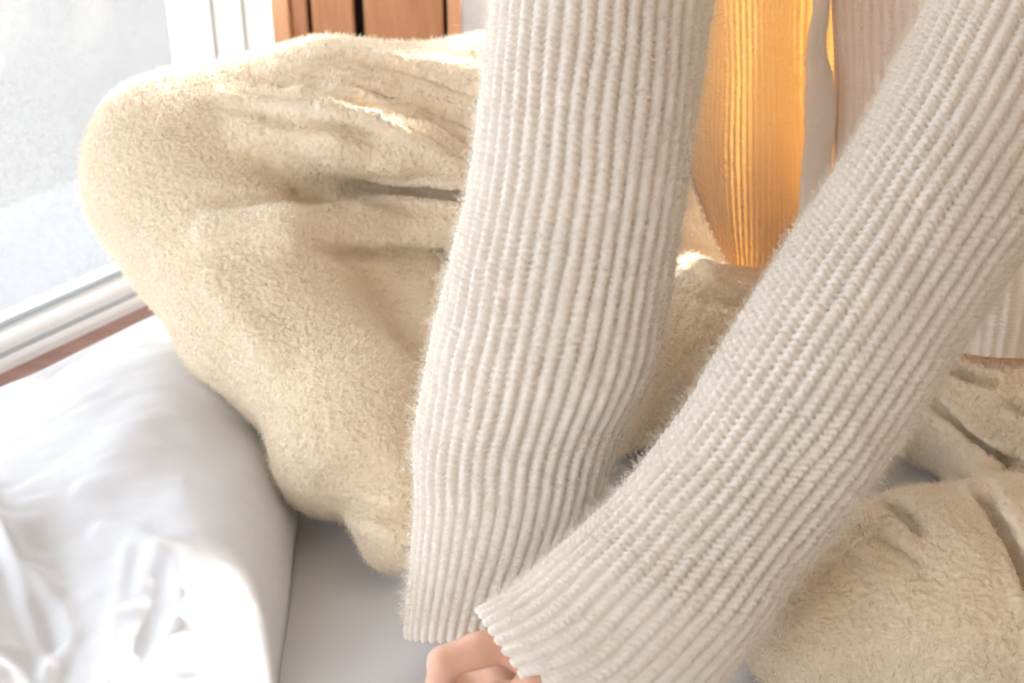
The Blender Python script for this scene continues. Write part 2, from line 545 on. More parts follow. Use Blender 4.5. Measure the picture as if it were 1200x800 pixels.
D = cloth_ridges(D, [
    ([(0, 628), (40, 668), (68, 700), (76, 730), (40, 780), (30, 830)], .007, .014),
    ([(-20, 560), (10, 640), (42, 730), (50, 760)], .005, .009),
    ([(-40, 760), (10, 770), (40, 820)], .006, .012),
    ([(60, 700), (60, 740), (20, 800)], .012, -.014),
    ([(120, 630), (160, 640), (178, 655), (212, 672), (218, 735)], .006, .006),
    ([(185, 668), (160, 720), (130, 790)], .008, .007),
    ([(150, 655), (138, 710), (118, 785), (125, 800)], .006, .005),
    ([(205, 740), (180, 790), (170, 830)], .007, .008),
    ([(272, 690), (268, 760), (262, 830)], .006, .007),
    ([(295, 700), (290, 780)], .005, .004),
    ([(100, 590), (170, 585), (215, 590)], .006, .003),
    ([(150, 560), (185, 500), (190, 440)], .02, .008),
    ([(250, 560), (280, 500)], .02, -.006),
    ([(180, 745), (220, 740)], .012, -.006),
], 0.08)
Pn = D.copy()
D[..., 2] += 0.0035 * vnoise(Pn, 0.06, 11) + 0.0016 * vnoise(Pn * [1, 2.5, 1], 0.025, 12)
# thickness: turn the rim under
def closed_cloth(G, thick):
    """top surface plus an underside that follows it, closed round the rim"""
    n = grid_normals(G)
    if n[..., 2].mean() < 0:
        n = -n
    B = G.copy()
    B[..., 2] = np.minimum(G[..., 2] - thick, np.maximum(G[..., 2] - 0.03, 0.002))
    nr, nc = G.shape[:2]
    V = np.concatenate([G.reshape(-1, 3), B.reshape(-1, 3)])
    q1 = grid_quads(nr, nc)
    q2 = grid_quads(nr, nc, base=nr * nc)[:, ::-1]
    idx = np.arange(nr * nc).reshape(nr, nc)
    rim = np.concatenate([idx[0, :], idx[1:, -1], idx[-1, -2::-1], idx[-2:0:-1, 0]])
    r2 = np.roll(rim, -1)
    q3 = np.stack([rim, rim + nr * nc, r2 + nr * nc, r2], -1)
    return V, np.concatenate([q1, q2, q3])
V, Q = closed_cloth(D, 0.006)
duv = mesh_np('duvet', V, Q, M_SHEET)
tag(duv, 'white cotton duvet bunched up in soft folds on the bed beside the window', 'duvet')

# ------------------------------------------------------------------ signed-distance modelling of soft bodies
class SDF:
    def __init__(self, lo, hi, step):
        self.lo = np.array(lo, float)
        self.h = step
        self.n = np.ceil((np.array(hi) - self.lo) / step).astype(int) + 1
        self.f = np.full(self.n, 1.0, np.float32)
    def _box(self, pts, m):
        a = np.floor((np.min(pts, 0) - m - self.lo) / self.h).astype(int)
        b = np.ceil((np.max(pts, 0) + m - self.lo) / self.h).astype(int) + 1
        a = np.clip(a, 0, self.n)
        b = np.clip(b, 0, self.n)
        return a, b
    def _cone(self, A, B, ra, rb, m, flat=None):
        a, b = self._box(np.array([A, B]), max(ra, rb) + m)
        if np.any(b <= a):
            return None, None
        xs = [self.lo[k] + self.h * np.arange(a[k], b[k]) for k in range(3)]
        X, Y, Z = np.meshgrid(*xs, indexing='ij')
        P = np.stack([X, Y, Z], -1) - A
        AB = B - A
        t = np.clip((P @ AB) / max(AB @ AB, 1e-9), 0, 1)
        d = np.linalg.norm(P - t[..., None] * AB, axis=-1) - (ra + t * (rb - ra))
        return tuple(slice(a[k], b[k]) for k in range(3)), d.astype(np.float32)
    def add(self, A, B, ra, rb, k=0.02):
        s, d = self._cone(np.array(A), np.array(B), ra, rb, k + 3 * self.h)
        if s is None: return
        f = self.f[s]
        hh = np.maximum(k - np.abs(f - d), 0) / k
        self.f[s] = np.minimum(f, d) - hh * hh * k / 4
    def cut(self, A, B, ra, rb, k=0.01):
        s, d = self._cone(np.array(A), np.array(B), ra, rb, k + 3 * self.h)
        if s is None: return
        f, d = self.f[s], -d
        hh = np.maximum(k - np.abs(f - d), 0) / k
        self.f[s] = np.maximum(f, d) + hh * hh * k / 4
    def chain(self, pts, k=0.02):
        """pts: (px, py, depth, radius in pixels)"""
        W = [U(*p[:3]) for p in pts]
        R = [p[3] * p[2] / FPX for p in pts]
        for i in range(len(W) - 1):
            self.add(W[i], W[i + 1], R[i], R[i + 1], k)
    def sample(self, P):
        q = (P - self.lo) / self.h
        i = np.clip(np.floor(q).astype(int), 0, self.n - 2)
        f = np.clip(q - i, 0, 1)
        o = 0
        for dx in (0, 1):
            for dy in (0, 1):
                for dz in (0, 1):
                    w = (f[:, 0] if dx else 1 - f[:, 0]) * (f[:, 1] if dy else 1 - f[:, 1]) * (f[:, 2] if dz else 1 - f[:, 2])
                    o = o + w * self.f[i[:, 0] + dx, i[:, 1] + dy, i[:, 2] + dz]
        return o
    def surf(self, px, py):
        d = np.arange(0.8, 1.8, 0.002)
        P = np.array([U(px, py, k) for k in d])
        inside = np.all((P > self.lo) & (P < self.lo + self.h * (self.n - 1)), 1)
        v = np.where(inside, self.sample(P), 1.0)
        w = np.nonzero(v < 0)[0]
        return d[w[0]] if len(w) else None
    def fold(self, pts, r, sink=0.0, k=0.012, cut=False, d_extra=0.0):
        """a raised or pressed fold along points of the surface; r in pixels (or per point), sink: centre this share of r below the surface"""
        out = []
        for p in pts:
            d = self.surf(p[0], p[1])
            if d is None: continue
            rr = p[2] if len(p) > 2 else r
            out.append((p[0], p[1], d + sink * rr * d / FPX + d_extra, rr))
        W = [U(*p[:3]) for p in out]
        R = [p[3] * p[2] / FPX for p in out]
        for i in range(len(W) - 1):
            (self.cut if cut else self.add)(W[i], W[i + 1], R[i], R[i + 1], k)
    def mesh(self, smooth_it=2):
        f = self.f
        nx, ny, nz = f.shape
        s = f < 0
        c = np.zeros((nx - 1, ny - 1, nz - 1), np.int8)
        for dx in (0, 1):
            for dy in (0, 1):
                for dz in (0, 1):
                    c += s[dx:nx - 1 + dx, dy:ny - 1 + dy, dz:nz - 1 + dz]
        act = (c > 0) & (c < 8)
        ids = np.full(act.shape, -1, np.int64)
        cells = np.argwhere(act)
        ids[act] = np.arange(len(cells))
        acc = np.zeros((len(cells), 3))
        cnt = np.zeros(len(cells))
        corners = [(0, 0, 0), (1, 0, 0), (0, 1, 0), (1, 1, 0), (0, 0, 1), (1, 0, 1), (0, 1, 1), (1, 1, 1)]
        for i in range(8):
            for j in range(i + 1, 8):
                ca, cb = np.array(corners[i]), np.array(corners[j])
                if np.abs(ca - cb).sum() != 1: continue
                ia, ib = cells + ca, cells + cb
                va, vb = f[ia[:, 0], ia[:, 1], ia[:, 2]], f[ib[:, 0], ib[:, 1], ib[:, 2]]
                m_ = (va < 0) != (vb < 0)
                t = np.where(m_, va / np.where(m_, va - vb, 1), 0)
                acc[m_] += (ca + t[:, None] * (cb - ca))[m_]
                cnt[m_] += 1
        V = self.lo + self.h * (cells + acc / cnt[:, None])
        quads = []
        for ax in range(3):
            b, c2 = (ax + 1) % 3, (ax + 2) % 3
            sl0 = [slice(None)] * 3
            sl1 = [slice(None)] * 3
            sl0[ax] = slice(0, -1)
            sl1[ax] = slice(1, None)
            ch = s[tuple(sl0)] != s[tuple(sl1)]
            e = np.argwhere(ch)
            e = e[(e[:, b] > 0) & (e[:, c2] > 0) & (e[:, b] < f.shape[b] - 1) & (e[:, c2] < f.shape[c2] - 1)]
            def cid(db, dc):
                q = e.copy()
                q[:, b] -= db
                q[:, c2] -= dc
                return ids[q[:, 0], q[:, 1], q[:, 2]]
            q = np.stack([cid(1, 1), cid(0, 1), cid(0, 0), cid(1, 0)], -1)
            flip = ~s[e[:, 0], e[:, 1], e[:, 2]]
            q[flip] = q[flip][:, ::-1]
            quads.append(q)
        Q = np.concatenate(quads)
        Q = Q[(Q >= 0).all(1)]
        for _ in range(smooth_it):
            acc = np.zeros_like(V)
            cnt = np.zeros(len(V))
            for k in range(4):
                a, b = Q[:, k], Q[:, (k + 1) % 4]
                np.add.at(acc, a, V[b])
                np.add.at(cnt, a, 1)
                np.add.at(acc, b, V[a])
                np.add.at(cnt, b, 1)
            V = 0.45 * V + 0.55 * acc / np.maximum(cnt, 1)[:, None]
        return V, Q

def vert_normals(V, Q):
    fn = np.cross(V[Q[:, 2]] - V[Q[:, 0]], V[Q[:, 3]] - V[Q[:, 1]])
    n = np.zeros_like(V)
    for k in range(4):
        np.add.at(n, Q[:, k], fn)
    return n / np.maximum(np.linalg.norm(n, axis=1, keepdims=True), 1e-12)

# ------------------------------------------------------------------ the person
person = empty('person', PZ(880, 380, 0.0))
person.location.z = 0.0
tag(person, 'seated cross-legged person in cream ribbed cardigan and fleece trousers, hands joined in front', 'person')

# ---- fleece trousers
S = SDF((-0.52, -0.25, -0.02), (0.78, 0.86, 0.42), 0.0057)
# leg by the window: thigh, shin, loose cloth behind the calf, hem
S.chain([(214, 196, 1.40, 110), (390, 165, 1.42, 110), (600, 172, 1.46, 122), (695, 188, 1.49, 126), (800, 275, 1.54, 110)], .03)
S.chain([(222, 230, 1.385, 110), (318, 365, 1.32, 104), (410, 486, 1.245, 86), (402, 530, 1.235, 72), (436, 550, 1.215, 56)], .025)
S.chain([(440, 330, 1.40, 92), (505, 420, 1.36, 88), (505, 520, 1.30, 70)], .03)
S.chain([(440, 545, 1.215, 52), (450, 590, 1.195, 43), (460, 630, 1.18, 40)], .012)
S.chain([(560, 300, 1.43, 75), (650, 330, 1.43, 80), (740, 340, 1.44, 75)], .03)
# lap, seat and the crossing lower leg
S.chain([(810, 310, 1.55, 105), (960, 345, 1.58, 120), (1080, 340, 1.56, 112)], .03)
S.chain([(600, 440, 1.33, 95), (700, 425, 1.34, 98), (810, 405, 1.36, 88), (930, 400, 1.40, 84)], .03)
# the other leg
S.chain([(975, 365, 1.50, 95), (1120, 462, 1.33, 82), (1210, 520, 1.26, 92), (1340, 600, 1.18, 115)], .025)
S.chain([(1345, 630, 1.15, 120), (1200, 700, 1.10, 128), (1090, 705, 1.095, 124), (960, 722, 1.09, 100)], .025)
# folds round the bend of the knee by the window
S.fold([(300, 150, 24), (390, 156, 34), (470, 180, 36), (522, 206, 30), (552, 234, 20)], 30, sink=-0.05, k=.025)
S.fold([(250, 272, 16), (330, 274, 26), (420, 268, 30), (500, 262, 34), (560, 255, 36)], 30, sink=-0.1, k=.02)
S.fold([(350, 228, 9), (420, 224, 17), (490, 226, 21), (565, 236, 22)], 14, sink=0.0, k=.014, cut=True)
S.fold([(428, 212, 5), (470, 221, 8), (535, 226, 12)], 6, sink=0.5, k=.006, cut=True)
S.fold([(400, 303, 5), (470, 304, 9), (560, 303, 12)], 10, sink=0.0, k=.016, cut=True)
# long pulls across the top of the thigh
S.fold([(260, 112, 8), (350, 118, 11), (430, 138, 12), (500, 165, 11), (560, 200, 10)], 10, sink=0.1, k=.012)
S.fold([(280, 128, 6), (360, 140, 8), (440, 152, 8)], 6, sink=-0.1, k=.01, cut=True)
S.fold([(320, 86, 7), (400, 96, 10), (480, 118, 11), (570, 160, 11)], 9, sink=0.1, k=.012)
S.fold([(330, 104, 5), (420, 120, 7), (500, 142, 7), (560, 172, 7)], 6, sink=-0.1, k=.01, cut=True)
S.fold([(370, 66, 6), (450, 78, 9), (570, 120, 11)], 8, sink=0.1, k=.012)
S.fold([(380, 80, 4), (470, 100, 6), (560, 136, 7)], 6, sink=-0.1, k=.01, cut=True)
S.fold([(430, 60, 5), (560, 88, 9)], 8, sink=0.1, k=.012)
# soft dents on the shin and the hem
S.fold([(360, 600, 8), (400, 575, 12), (440, 560, 12)], 10, sink=-0.3, k=.02, cut=True)
S.fold([(250, 330), (320, 420)], 8, sink=0.3, k=.02)
# folds in the lap
S.fold([(800, 300, 8), (830, 330, 9), (860, 352, 8)], 8, sink=0.1, k=.012)
S.fold([(790, 335, 5), (830, 352, 6), (880, 362, 6)], 6, sink=-0.1, k=.01, cut=True)
# folds of the other leg
S.fold([(1085, 466, 5), (1120, 494, 8), (1150, 520, 11), (1185, 545, 14), (1225, 560, 15)], 8, sink=0.1, k=.008, cut=True)
S.fold([(1105, 425, 5), (1130, 440, 8), (1165, 452, 8)], 6, sink=0.0, k=.008, cut=True)
S.fold([(1110, 515, 9), (1150, 556, 14), (1195, 605, 15)], 10, sink=0.0, k=.014)
S.fold([(1140, 578, 6), (1170, 615, 11), (1205, 680, 14)], 9, sink=0.1, k=.01, cut=True)
S.fold([(1005, 578, 6), (1040, 592, 9), (1075, 620, 7)], 7, sink=0.1, k=.01, cut=True)
S.fold([(1020, 565, 9), (1060, 572, 12), (1100, 598, 12), (1140, 650, 12)], 9, sink=0.1, k=.014)
S.fold([(985, 615, 4), (1060, 655, 5), (1100, 690, 5)], 4, sink=0.0, k=.008, cut=True)
V, Q = S.mesh(2)
N_ = vert_normals(V, Q)
V = V + N_ * (0.0016 * vnoise(V, 0.04, 21) + 0.0005 * vnoise(V, 0.014, 22))[:, None]
V[:, 2] = np.maximum(V[:, 2], 0.007)
Vc, Qc = V, Q
def refine(V, Q):
    """one Catmull-Clark like split of a quad mesh"""
    nv = len(V)
    fcen = V[Q].mean(1)
    E = np.sort(np.stack([Q, np.roll(Q, -1, 1)], -1).reshape(-1, 2), 1)
    key = E[:, 0].astype(np.int64) * nv + E[:, 1]
    uq, inv = np.unique(key, return_inverse=True)
    ea, eb = uq // nv, uq % nv
    fsum = np.zeros((len(uq), 3))
    fcnt = np.zeros(len(uq))
    fi = np.repeat(np.arange(len(Q)), 4)
    np.add.at(fsum, inv, fcen[fi])
    np.add.at(fcnt, inv, 1)
    mid = (V[ea] + V[eb]) / 2
    ep = 0.5 * mid + 0.5 * fsum / fcnt[:, None]
    # relax the old points
    vs, vc = np.zeros_like(V), np.zeros(nv)
    np.add.at(vs, ea, mid)
    np.add.at(vs, eb, mid)
    np.add.at(vc, ea, 1)
    np.add.at(vc, eb, 1)
    Vn = 0.5 * V + 0.5 * vs / np.maximum(vc, 1)[:, None]
    inv = inv.reshape(-1, 4) + nv
    fidx = np.arange(len(Q)) + nv + len(uq)
    q = [np.stack([Q[:, k], inv[:, k], fidx, inv[:, k - 1]], -1) for k in range(4)]
    return np.concatenate([Vn, ep, fcen]), np.concatenate(q)
N_ = vert_normals(V, Q)
fc = V[Q].mean(1)
fnm = N_[Q].mean(1)
tocam = CAM - fc
tocam /= np.linalg.norm(tocam, axis=1, keepdims=True)
pxy = px_of(fc)
ok = ((fnm * tocam).sum(1) > -0.45) & (fc[:, 2] > 0.006) & (pxy[:, 0] < 1560) & (pxy[:, 1] < 1000)
okf = np.nonzero(ok)[0]
print('trouser faces', len(Q), 'with pile', len(okf))
Vf, Qf = refine(*refine(V, Q[ok]))
Nf = vert_normals(Vf, Qf)
def seg_dist3(P, a, b):
    ab = b - a
    t = np.clip(((P - a) @ ab) / (ab @ ab), 0, 1)
    return np.linalg.norm(P - (a + t[:, None] * ab), axis=1), t
def crease(pts, w, depth):
    """press a narrow fold line into the cloth, with a slight swelling along both sides; fades out at its ends"""
    pl = [U(x, y, S.surf(x, y)) for x, y in pts if S.surf(x, y) is not None]
    best, tt = np.full(len(Vf), 9.0), np.zeros(len(Vf))
    near = np.min([np.linalg.norm(Vf - p, axis=1) for p in pl], 0) < 0.09
    idx = np.nonzero(near)[0]
    bd, bt = np.full(len(idx), 9.0), np.zeros(len(idx))
    for i in range(len(pl) - 1):
        d, t = seg_dist3(Vf[idx], pl[i], pl[i + 1])
        m_ = d < bd
        bd[m_] = d[m_]
        bt[m_] = (i + t[m_]) / (len(pl) - 1)
    fade = np.clip(np.minimum(bt / 0.25, (1 - bt) / 0.25), 0.0, 1) ** 0.7
    h = -depth * np.exp(-(bd / w) ** 2) * fade + 0.30 * depth * np.exp(-((bd - 2.3 * w) / (1.2 * w)) ** 2) * fade
    Vf[idx] += Nf[idx] * h[:, None]
for pts, w, dp in [
    ([(395, 222), (430, 217), (470, 223), (505, 226), (540, 233), (575, 238)], .0080, .015),
    ([(360, 292), (430, 297), (490, 297), (530, 294), (575, 290)], .0055, .007),
    ([(240, 100), (300, 107), (350, 114), (425, 127), (500, 155), (545, 182), (580, 205)], .006, .009),
    ([(320, 78), (380, 88), (430, 100), (500, 126), (555, 152), (590, 170)], .006, .008),
    ([(400, 66), (450, 76), (500, 90), (560, 114), (590, 125)], .006, .007),
    ([(300, 140), (360, 148), (420, 160), (470, 178)], .007, .004),
    ([(230, 235), (300, 243), (370, 245), (420, 240)], .008, .005),
    ([(1080, 462), (1105, 482), (1125, 497), (1142, 514), (1165, 533), (1205, 552), (1240, 565)], .0045, .015),
    ([(1100, 424), (1125, 438), (1150, 449), (1175, 455)], .0045, .008),
    ([(1130, 565), (1155, 592), (1175, 622), (1205, 690), (1220, 730)], .006, .014),
    ([(1000, 573), (1022, 583), (1045, 595), (1064, 609), (1085, 630)], .0045, .010),
    ([(975, 606), (1010, 620), (1050, 640), (1090, 668)], .003, .003),
    ([(1180, 470), (1200, 480), (1230, 490)], .005, .008),
    ([(795, 300), (820, 325), (850, 345), (890, 352)], .006, .006),
    ([(385, 592), (420, 596), (455, 606), (490, 612)], .006, .006),
]:
    crease(pts, w, dp)
Nf = vert_normals(Vf, Qf)
warp = np.stack([vnoise(Vf, 0.004, 51), vnoise(Vf, 0.004, 52), vnoise(Vf, 0.004, 53)], -1) * 0.0016
r1 = 1 - np.abs(vnoise(Vf + warp, 0.0030, 54))
r2 = 1 - np.abs(vnoise(Vf + warp * 1.5, 0.0046, 55))
bou = 0.0026 * (r1 - 0.5) + 0.0014 * (r2 - 0.5) + 0.0007 * vnoise(Vf, 0.0017, 56)
Vf = Vf + Nf * bou[:, None]
rest = Q[~ok]                                   # the undersides keep the plain mesh
Qf = np.concatenate([Qf, rest + len(Vf)])
Vf = np.concatenate([Vf, V])
trousers = mesh_np('trousers', Vf, Qf, M_FLEECE, person)
print('trouser tris', len(Qf) * 2)
trousers['label'] = 'cream fleece trousers with a soft curly pile'
# pile: curled tufts
def pile(n_tuft, per, seed):
    f = okf[rng.integers(0, len(okf), n_tuft)]
    a, b = rng.random((n_tuft, 1)), rng.random((n_tuft, 1))
    q = Q[f]
    c = (V[q[:, 0]] * (1 - a) + V[q[:, 1]] * a) * (1 - b) + (V[q[:, 3]] * (1 - a) + V[q[:, 2]] * a) * b
    n = N_[q].mean(1)
    n /= np.linalg.norm(n, axis=1, keepdims=True)
    lean = np.stack([vnoise(c, 0.007, s) for s in (31, 32, 33)], -1) * 0.10 + rng.normal(size=c.shape) * 0.42 + np.array([0.12, -0.1, -0.25])
    lean -= n * (lean * n).sum(1, keepdims=True)
    td = n + lean
    td /= np.linalg.norm(td, axis=1, keepdims=True)
    ln = 0.0036 * (0.7 + 0.6 * rng.random(n_tuft))
    off = rng.normal(size=(n_tuft, per, 3)) * 0.0007
    off -= n[:, None] * (off * n[:, None]).sum(-1, keepdims=True)
    roots = (c[:, None] + off).reshape(-1, 3)
    dirs = np.repeat(td, per, 0) + rng.normal(size=(n_tuft * per, 3)) * 0.16
    bend = (-0.8 * off).reshape(-1, 3)
    return roots, dirs, np.repeat(ln, per) * (0.8 + 0.4 * rng.random(n_tuft * per)), bend
r_, d_, l_, b_ = pile(230000, 1, 1)
hairs('fleece_pile', r_, d_, l_, 0.00019, M_PILE, trousers, curl=0.5, npts=4, tip=0.5, bend=b_)

# ---- knitted cardigan
def knit_relief(u, v, cuff, seed=0):
    """height in 0..1 of a fisherman's rib: u counts ribs, v counts stitches; cuff in 0..1 blends to a plain narrow rib"""
    rib = np.floor(u).astype(int)
    ru = u - rib
    hsh = np.sin(rib * 12.9898 + seed) * 43758.5453
    ph = hsh - np.floor(hsh)
    vv = v + ph
    st = np.floor(vv).astype(int)
    r2 = np.sin(rib * 78.233 + st * 37.719 + seed) * 43758.5453
    r2 = r2 - np.floor(r2)
    zig = 0.05 * np.cos(2 * np.pi * vv)
    x = (ru - 0.5) / 0.36
    ax = np.abs(x)
    c_ = np.cos(2 * np.pi * (ru - 0.5))
    ridge = (0.5 + 0.5 * c_) ** 0.75
    dx = np.minimum(np.abs(ru + zig), np.abs(1 - ru + zig))
    w = 0.5 + 0.5 * np.cos(2 * np.pi * (vv - 0.45 * ax))
    pits = np.exp(-(dx / 0.16) ** 2) * (0.5 + 0.5 * np.cos(2 * np.pi * vv)) ** 1.6
    dent = np.exp(-(x / 0.22) ** 2) * (0.5 + 0.5 * np.cos(2 * np.pi * (vv + 0.4))) ** 2
    body = ridge * (0.80 + 0.30 * (r2 - 0.5)) + 0.18 * ridge * (w - 0.5) - 0.8 * pits * (0.6 + 0.8 * r2) - 0.16 * dent
    val = np.clip((ax - 0.8) / 0.3, 0, 1)
    rc = np.sqrt(np.maximum(0, 1 - np.minimum(np.abs((ru - 0.5) / 0.40), 1) ** 2))
    plain = rc * (0.82 + 0.18 * w) + 0.10 * val * (0.5 + 0.5 * np.cos(4 * np.pi * vv))
    return body * (1 - cuff) + plain * cuff

def knit_tube(name, stations, nribs, stitch, amp, cuff_len, parent, mat, per_rib=10, per_st=5, twist=0.0, seed=0, fuzz=90000):
    st = np.array([np.concatenate([U(*s[0], s[2]), U(*s[1], s[2]), [s[3]]]) for s in stations])
    tt = np.linspace(0, len(st) - 1, 400)
    c0 = catmull(st, tt)
    cen = (c0[:, :3] + c0[:, 3:6]) / 2
    arc = np.concatenate([[0], np.cumsum(np.linalg.norm(np.diff(cen, axis=0), axis=1))])
    total = arc[-1]
    nv = int(total / stitch * per_st)
    s_ = np.linspace(0, total, nv)
    c1 = np.stack([np.interp(s_, arc, c0[:, k]) for k in range(7)], -1)
    cen = (c1[:, :3] + c1[:, 3:6]) / 2
    Av = (c1[:, 3:6] - c1[:, :3]) / 2
    rad = np.linalg.norm(Av, axis=1)
    tan = np.gradient(cen, axis=0)
    tan /= np.linalg.norm(tan, axis=1, keepdims=True)
    Bv = np.cross(Av, tan)
    Bv /= np.linalg.norm(Bv, axis=1, keepdims=True)
    tc_ = CAM - cen
    Bv *= np.sign((Bv * tc_).sum(1))[:, None]
    Bv *= (rad * c1[:, 6])[:, None]
    nu = nribs * per_rib
    th = np.linspace(0, 2 * np.pi, nu, endpoint=False)
    # even spacing of the ribs along the outline of the flattened section
    rat = float(np.mean(c1[:, 6]))
    tf = np.linspace(0, 2 * np.pi, 2000)
    ds = np.sqrt(np.sin(tf) ** 2 + (rat * np.cos(tf)) ** 2)
    cs = np.concatenate([[0], np.cumsum((ds[1:] + ds[:-1]) / 2)])
    cs /= cs[-1]
    th = np.interp(np.arange(nu) / nu, cs, tf)
    P = cen[:, None] + np.cos(th)[None, :, None] * Av[:, None] + np.sin(th)[None, :, None] * Bv[:, None]
    n = grid_normals(P, wrap=True)
    out = P - cen[:, None]
    if (n * out).sum() < 0:
        n = -n
    drape = 0.0035 * vnoise(P, 0.09, seed + 41) + 0.0012 * vnoise(P, 0.03, seed + 42)
    fade = np.clip((total - s_) / cuff_len, 0, 1)
    cuff = 1 - np.clip((fade - 0.75) / 0.25, 0, 1)
    uu = (np.arange(nu) / per_rib)[None, :] + 0.16 * vnoise(P, 0.045, seed + 43) + twist * (s_ / total)[:, None]
    uu = np.mod(uu, nribs)
    vv = (s_ / stitch)[:, None] + 0.5 * vnoise(P, 0.06, seed + 44)
    h = knit_relief(uu, vv, cuff[:, None], seed)
    a_loc = amp * (1 - 0.25 * cuff - 0.3 * np.clip(1 - (total - s_) / 0.006, 0, 1))[:, None] * (1 + 0.25 * vnoise(P, 0.05, seed + 45))
    Pd = P + n * (drape * (1 - 0.6 * cuff)[:, None] + a_loc * h)[..., None]
    # the ribs run out a little unevenly at the edge
    Pd = Pd + tan[-1] * (0.0026 * (h - 0.5) * np.clip(1 - (total - s_) / 0.012, 0, 1)[:, None])[..., None]
    # turn the edge in and run back up inside the cuff
    last, cl = Pd[-1], cen[-1]
    tl = tan[-1]
    in1 = cl + (Pd[-1] - cl) * 0.975 + tl * 0.0008
    in2 = cl + (P[-1] - cl) * 0.94 - tl * 0.002
    in3 = cl + (P[-1] - cl) * 0.92 - tl * 0.03
    Pd = np.concatenate([Pd, in1[None], in2[None], in3[None]], 0)
    o = mesh_np(name, Pd, grid_quads(Pd.shape[0], nu, wrap=True), mat, parent)
    # loose wool fibres standing off the knit
    if fuzz:
        k = rng.integers(0, int(nv * 0.985), fuzz)
        j = rng.integers(0, nu, fuzz)
        roots = Pd[k, j]
        nn = n[k, j]
        tn = tan[k]
        d = nn * (0.25 + 0.6 * rng.random((fuzz, 1))) + rng.normal(size=(fuzz, 3)) * 0.6
        d /= np.linalg.norm(d, axis=1, keepdims=True)
        ln = 0.003 + 0.006 * rng.random(fuzz) ** 2
        lng = rng.random(fuzz) < 0.05
        ln[lng] *= 1.7
        hairs('wool_fuzz', roots, d, ln, 0.00010, M_FUZZ, parent, curl=0.55, npts=6, tip=0.6)
    return o

def knit_sheet(name, ctrl, nribs, stitch, amp, parent, mat, per_rib=6, per_st=4, seed=0, cuff_rows=0.0, flip=False):
    C = np.array([[U(*c) for c in r] for r in ctrl])
    hgt = np.linalg.norm(np.diff(C, axis=0), axis=-1).sum(0).max()
    nu, nv = nribs * per_rib + 1, int(hgt / stitch * per_st)
    P = surf_patch(C, nu, nv)
    n = grid_normals(P)
    if flip: n = -n
    s_ = np.linspace(0, hgt, nv)
    uu = (np.arange(nu) / per_rib)[None, :] + 0.12 * vnoise(P, 0.05, seed + 3)
    vv = (s_ / stitch)[:, None] + 0.4 * vnoise(P, 0.06, seed + 4)
    cuff = np.clip((s_ - (hgt - cuff_rows)) / 0.02, 0, 1)[:, None] if cuff_rows else np.zeros((nv, 1))
    h = knit_relief(uu, vv, cuff, seed)
    Pd = P + n * (amp * h + 0.003 * vnoise(P, 0.07, seed + 5))[..., None]
    return mesh_np(name, Pd, grid_quads(nv, nu), mat, parent)

# back, sides and the far front edge in one hanging piece, seen from inside through the opening
def col(points):
    return points
left_side = [
    [(742, -330, 1.22), (790, -330, 1.26), (840, -330, 1.32), (900, -330, 1.38), (960, -330, 1.42), (1040, -330, 1.46), (1160, -330, 1.47), (1280, -330, 1.42), (1370, -330, 1.32)],
    [(752, -150, 1.23), (795, -150, 1.27), (842, -150, 1.33), (900, -150, 1.39), (960, -150, 1.44), (1050, -150, 1.50), (1170, -150, 1.52), (1290, -150, 1.46), (1380, -150, 1.34)],
    [(770, 0, 1.25), (812, 0, 1.29), (850, 0, 1.35), (905, 0, 1.39), (955, 0, 1.45), (1060, 0, 1.53), (1180, 0, 1.55), (1300, 0, 1.48), (1385, 0, 1.36)],
    [(782, 90, 1.27), (815, 120, 1.30), (852, 130, 1.36), (905, 130, 1.40), (955, 130, 1.47), (1065, 120, 1.56), (1190, 110, 1.58), (1310, 110, 1.50), (1390, 110, 1.36)],
    [(792, 150, 1.28), (818, 200, 1.31), (855, 240, 1.37), (905, 255, 1.41), (955, 250, 1.48), (1070, 230, 1.57), (1195, 220, 1.59), (1315, 215, 1.50), (1395, 215, 1.36)],
    [(802, 178, 1.29), (828, 250, 1.32), (862, 318, 1.38), (905, 346, 1.41), (955, 345, 1.48), (1072, 320, 1.57), (1200, 310, 1.59), (1318, 310, 1.50), (1398, 310, 1.36)],
]
cardigan = knit_sheet('cardigan', left_side, 62, 0.0056, 0.0026, person, M_KNIT_THIN, seed=5)
cardigan['label'] = 'cream ribbed wool cardigan hanging open'
right_front = [
    [(962, -330, 1.30), (1020, -330, 1.27), (1100, -330, 1.24), (1200, -330, 1.23), (1300, -330, 1.26), (1370, -330, 1.32)],
    [(966, -150, 1.31), (1025, -150, 1.29), (1110, -150, 1.26), (1210, -150, 1.24), (1310, -150, 1.27), (1380, -150, 1.34)],
    [(974, 0, 1.32), (1030, 0, 1.30), (1115, 0, 1.27), (1215, 0, 1.26), (1315, 0, 1.29), (1385, 0, 1.36)],
    [(978, 110, 1.33), (1030, 110, 1.31), (1115, 110, 1.28), (1215, 110, 1.26), (1315, 110, 1.29), (1390, 110, 1.36)],
    [(974, 220, 1.33), (1028, 220, 1.31), (1112, 230, 1.28), (1215, 240, 1.25), (1315, 240, 1.28), (1395, 215, 1.36)],
    [(955, 330, 1.33), (1015, 335, 1.31), (1108, 345, 1.27), (1200, 350, 1.235), (1310, 340, 1.27), (1398, 300, 1.36)],
    [(940, 390, 1.33), (1005, 398, 1.31), (1104, 410, 1.26), (1190, 419, 1.225), (1305, 410, 1.25), (1400, 340, 1.36)],
]
fp = knit_sheet('front_panel', right_front, 30, 0.0056, 0.0026, cardigan, M_KNIT, seed=9, cuff_rows=0.05)
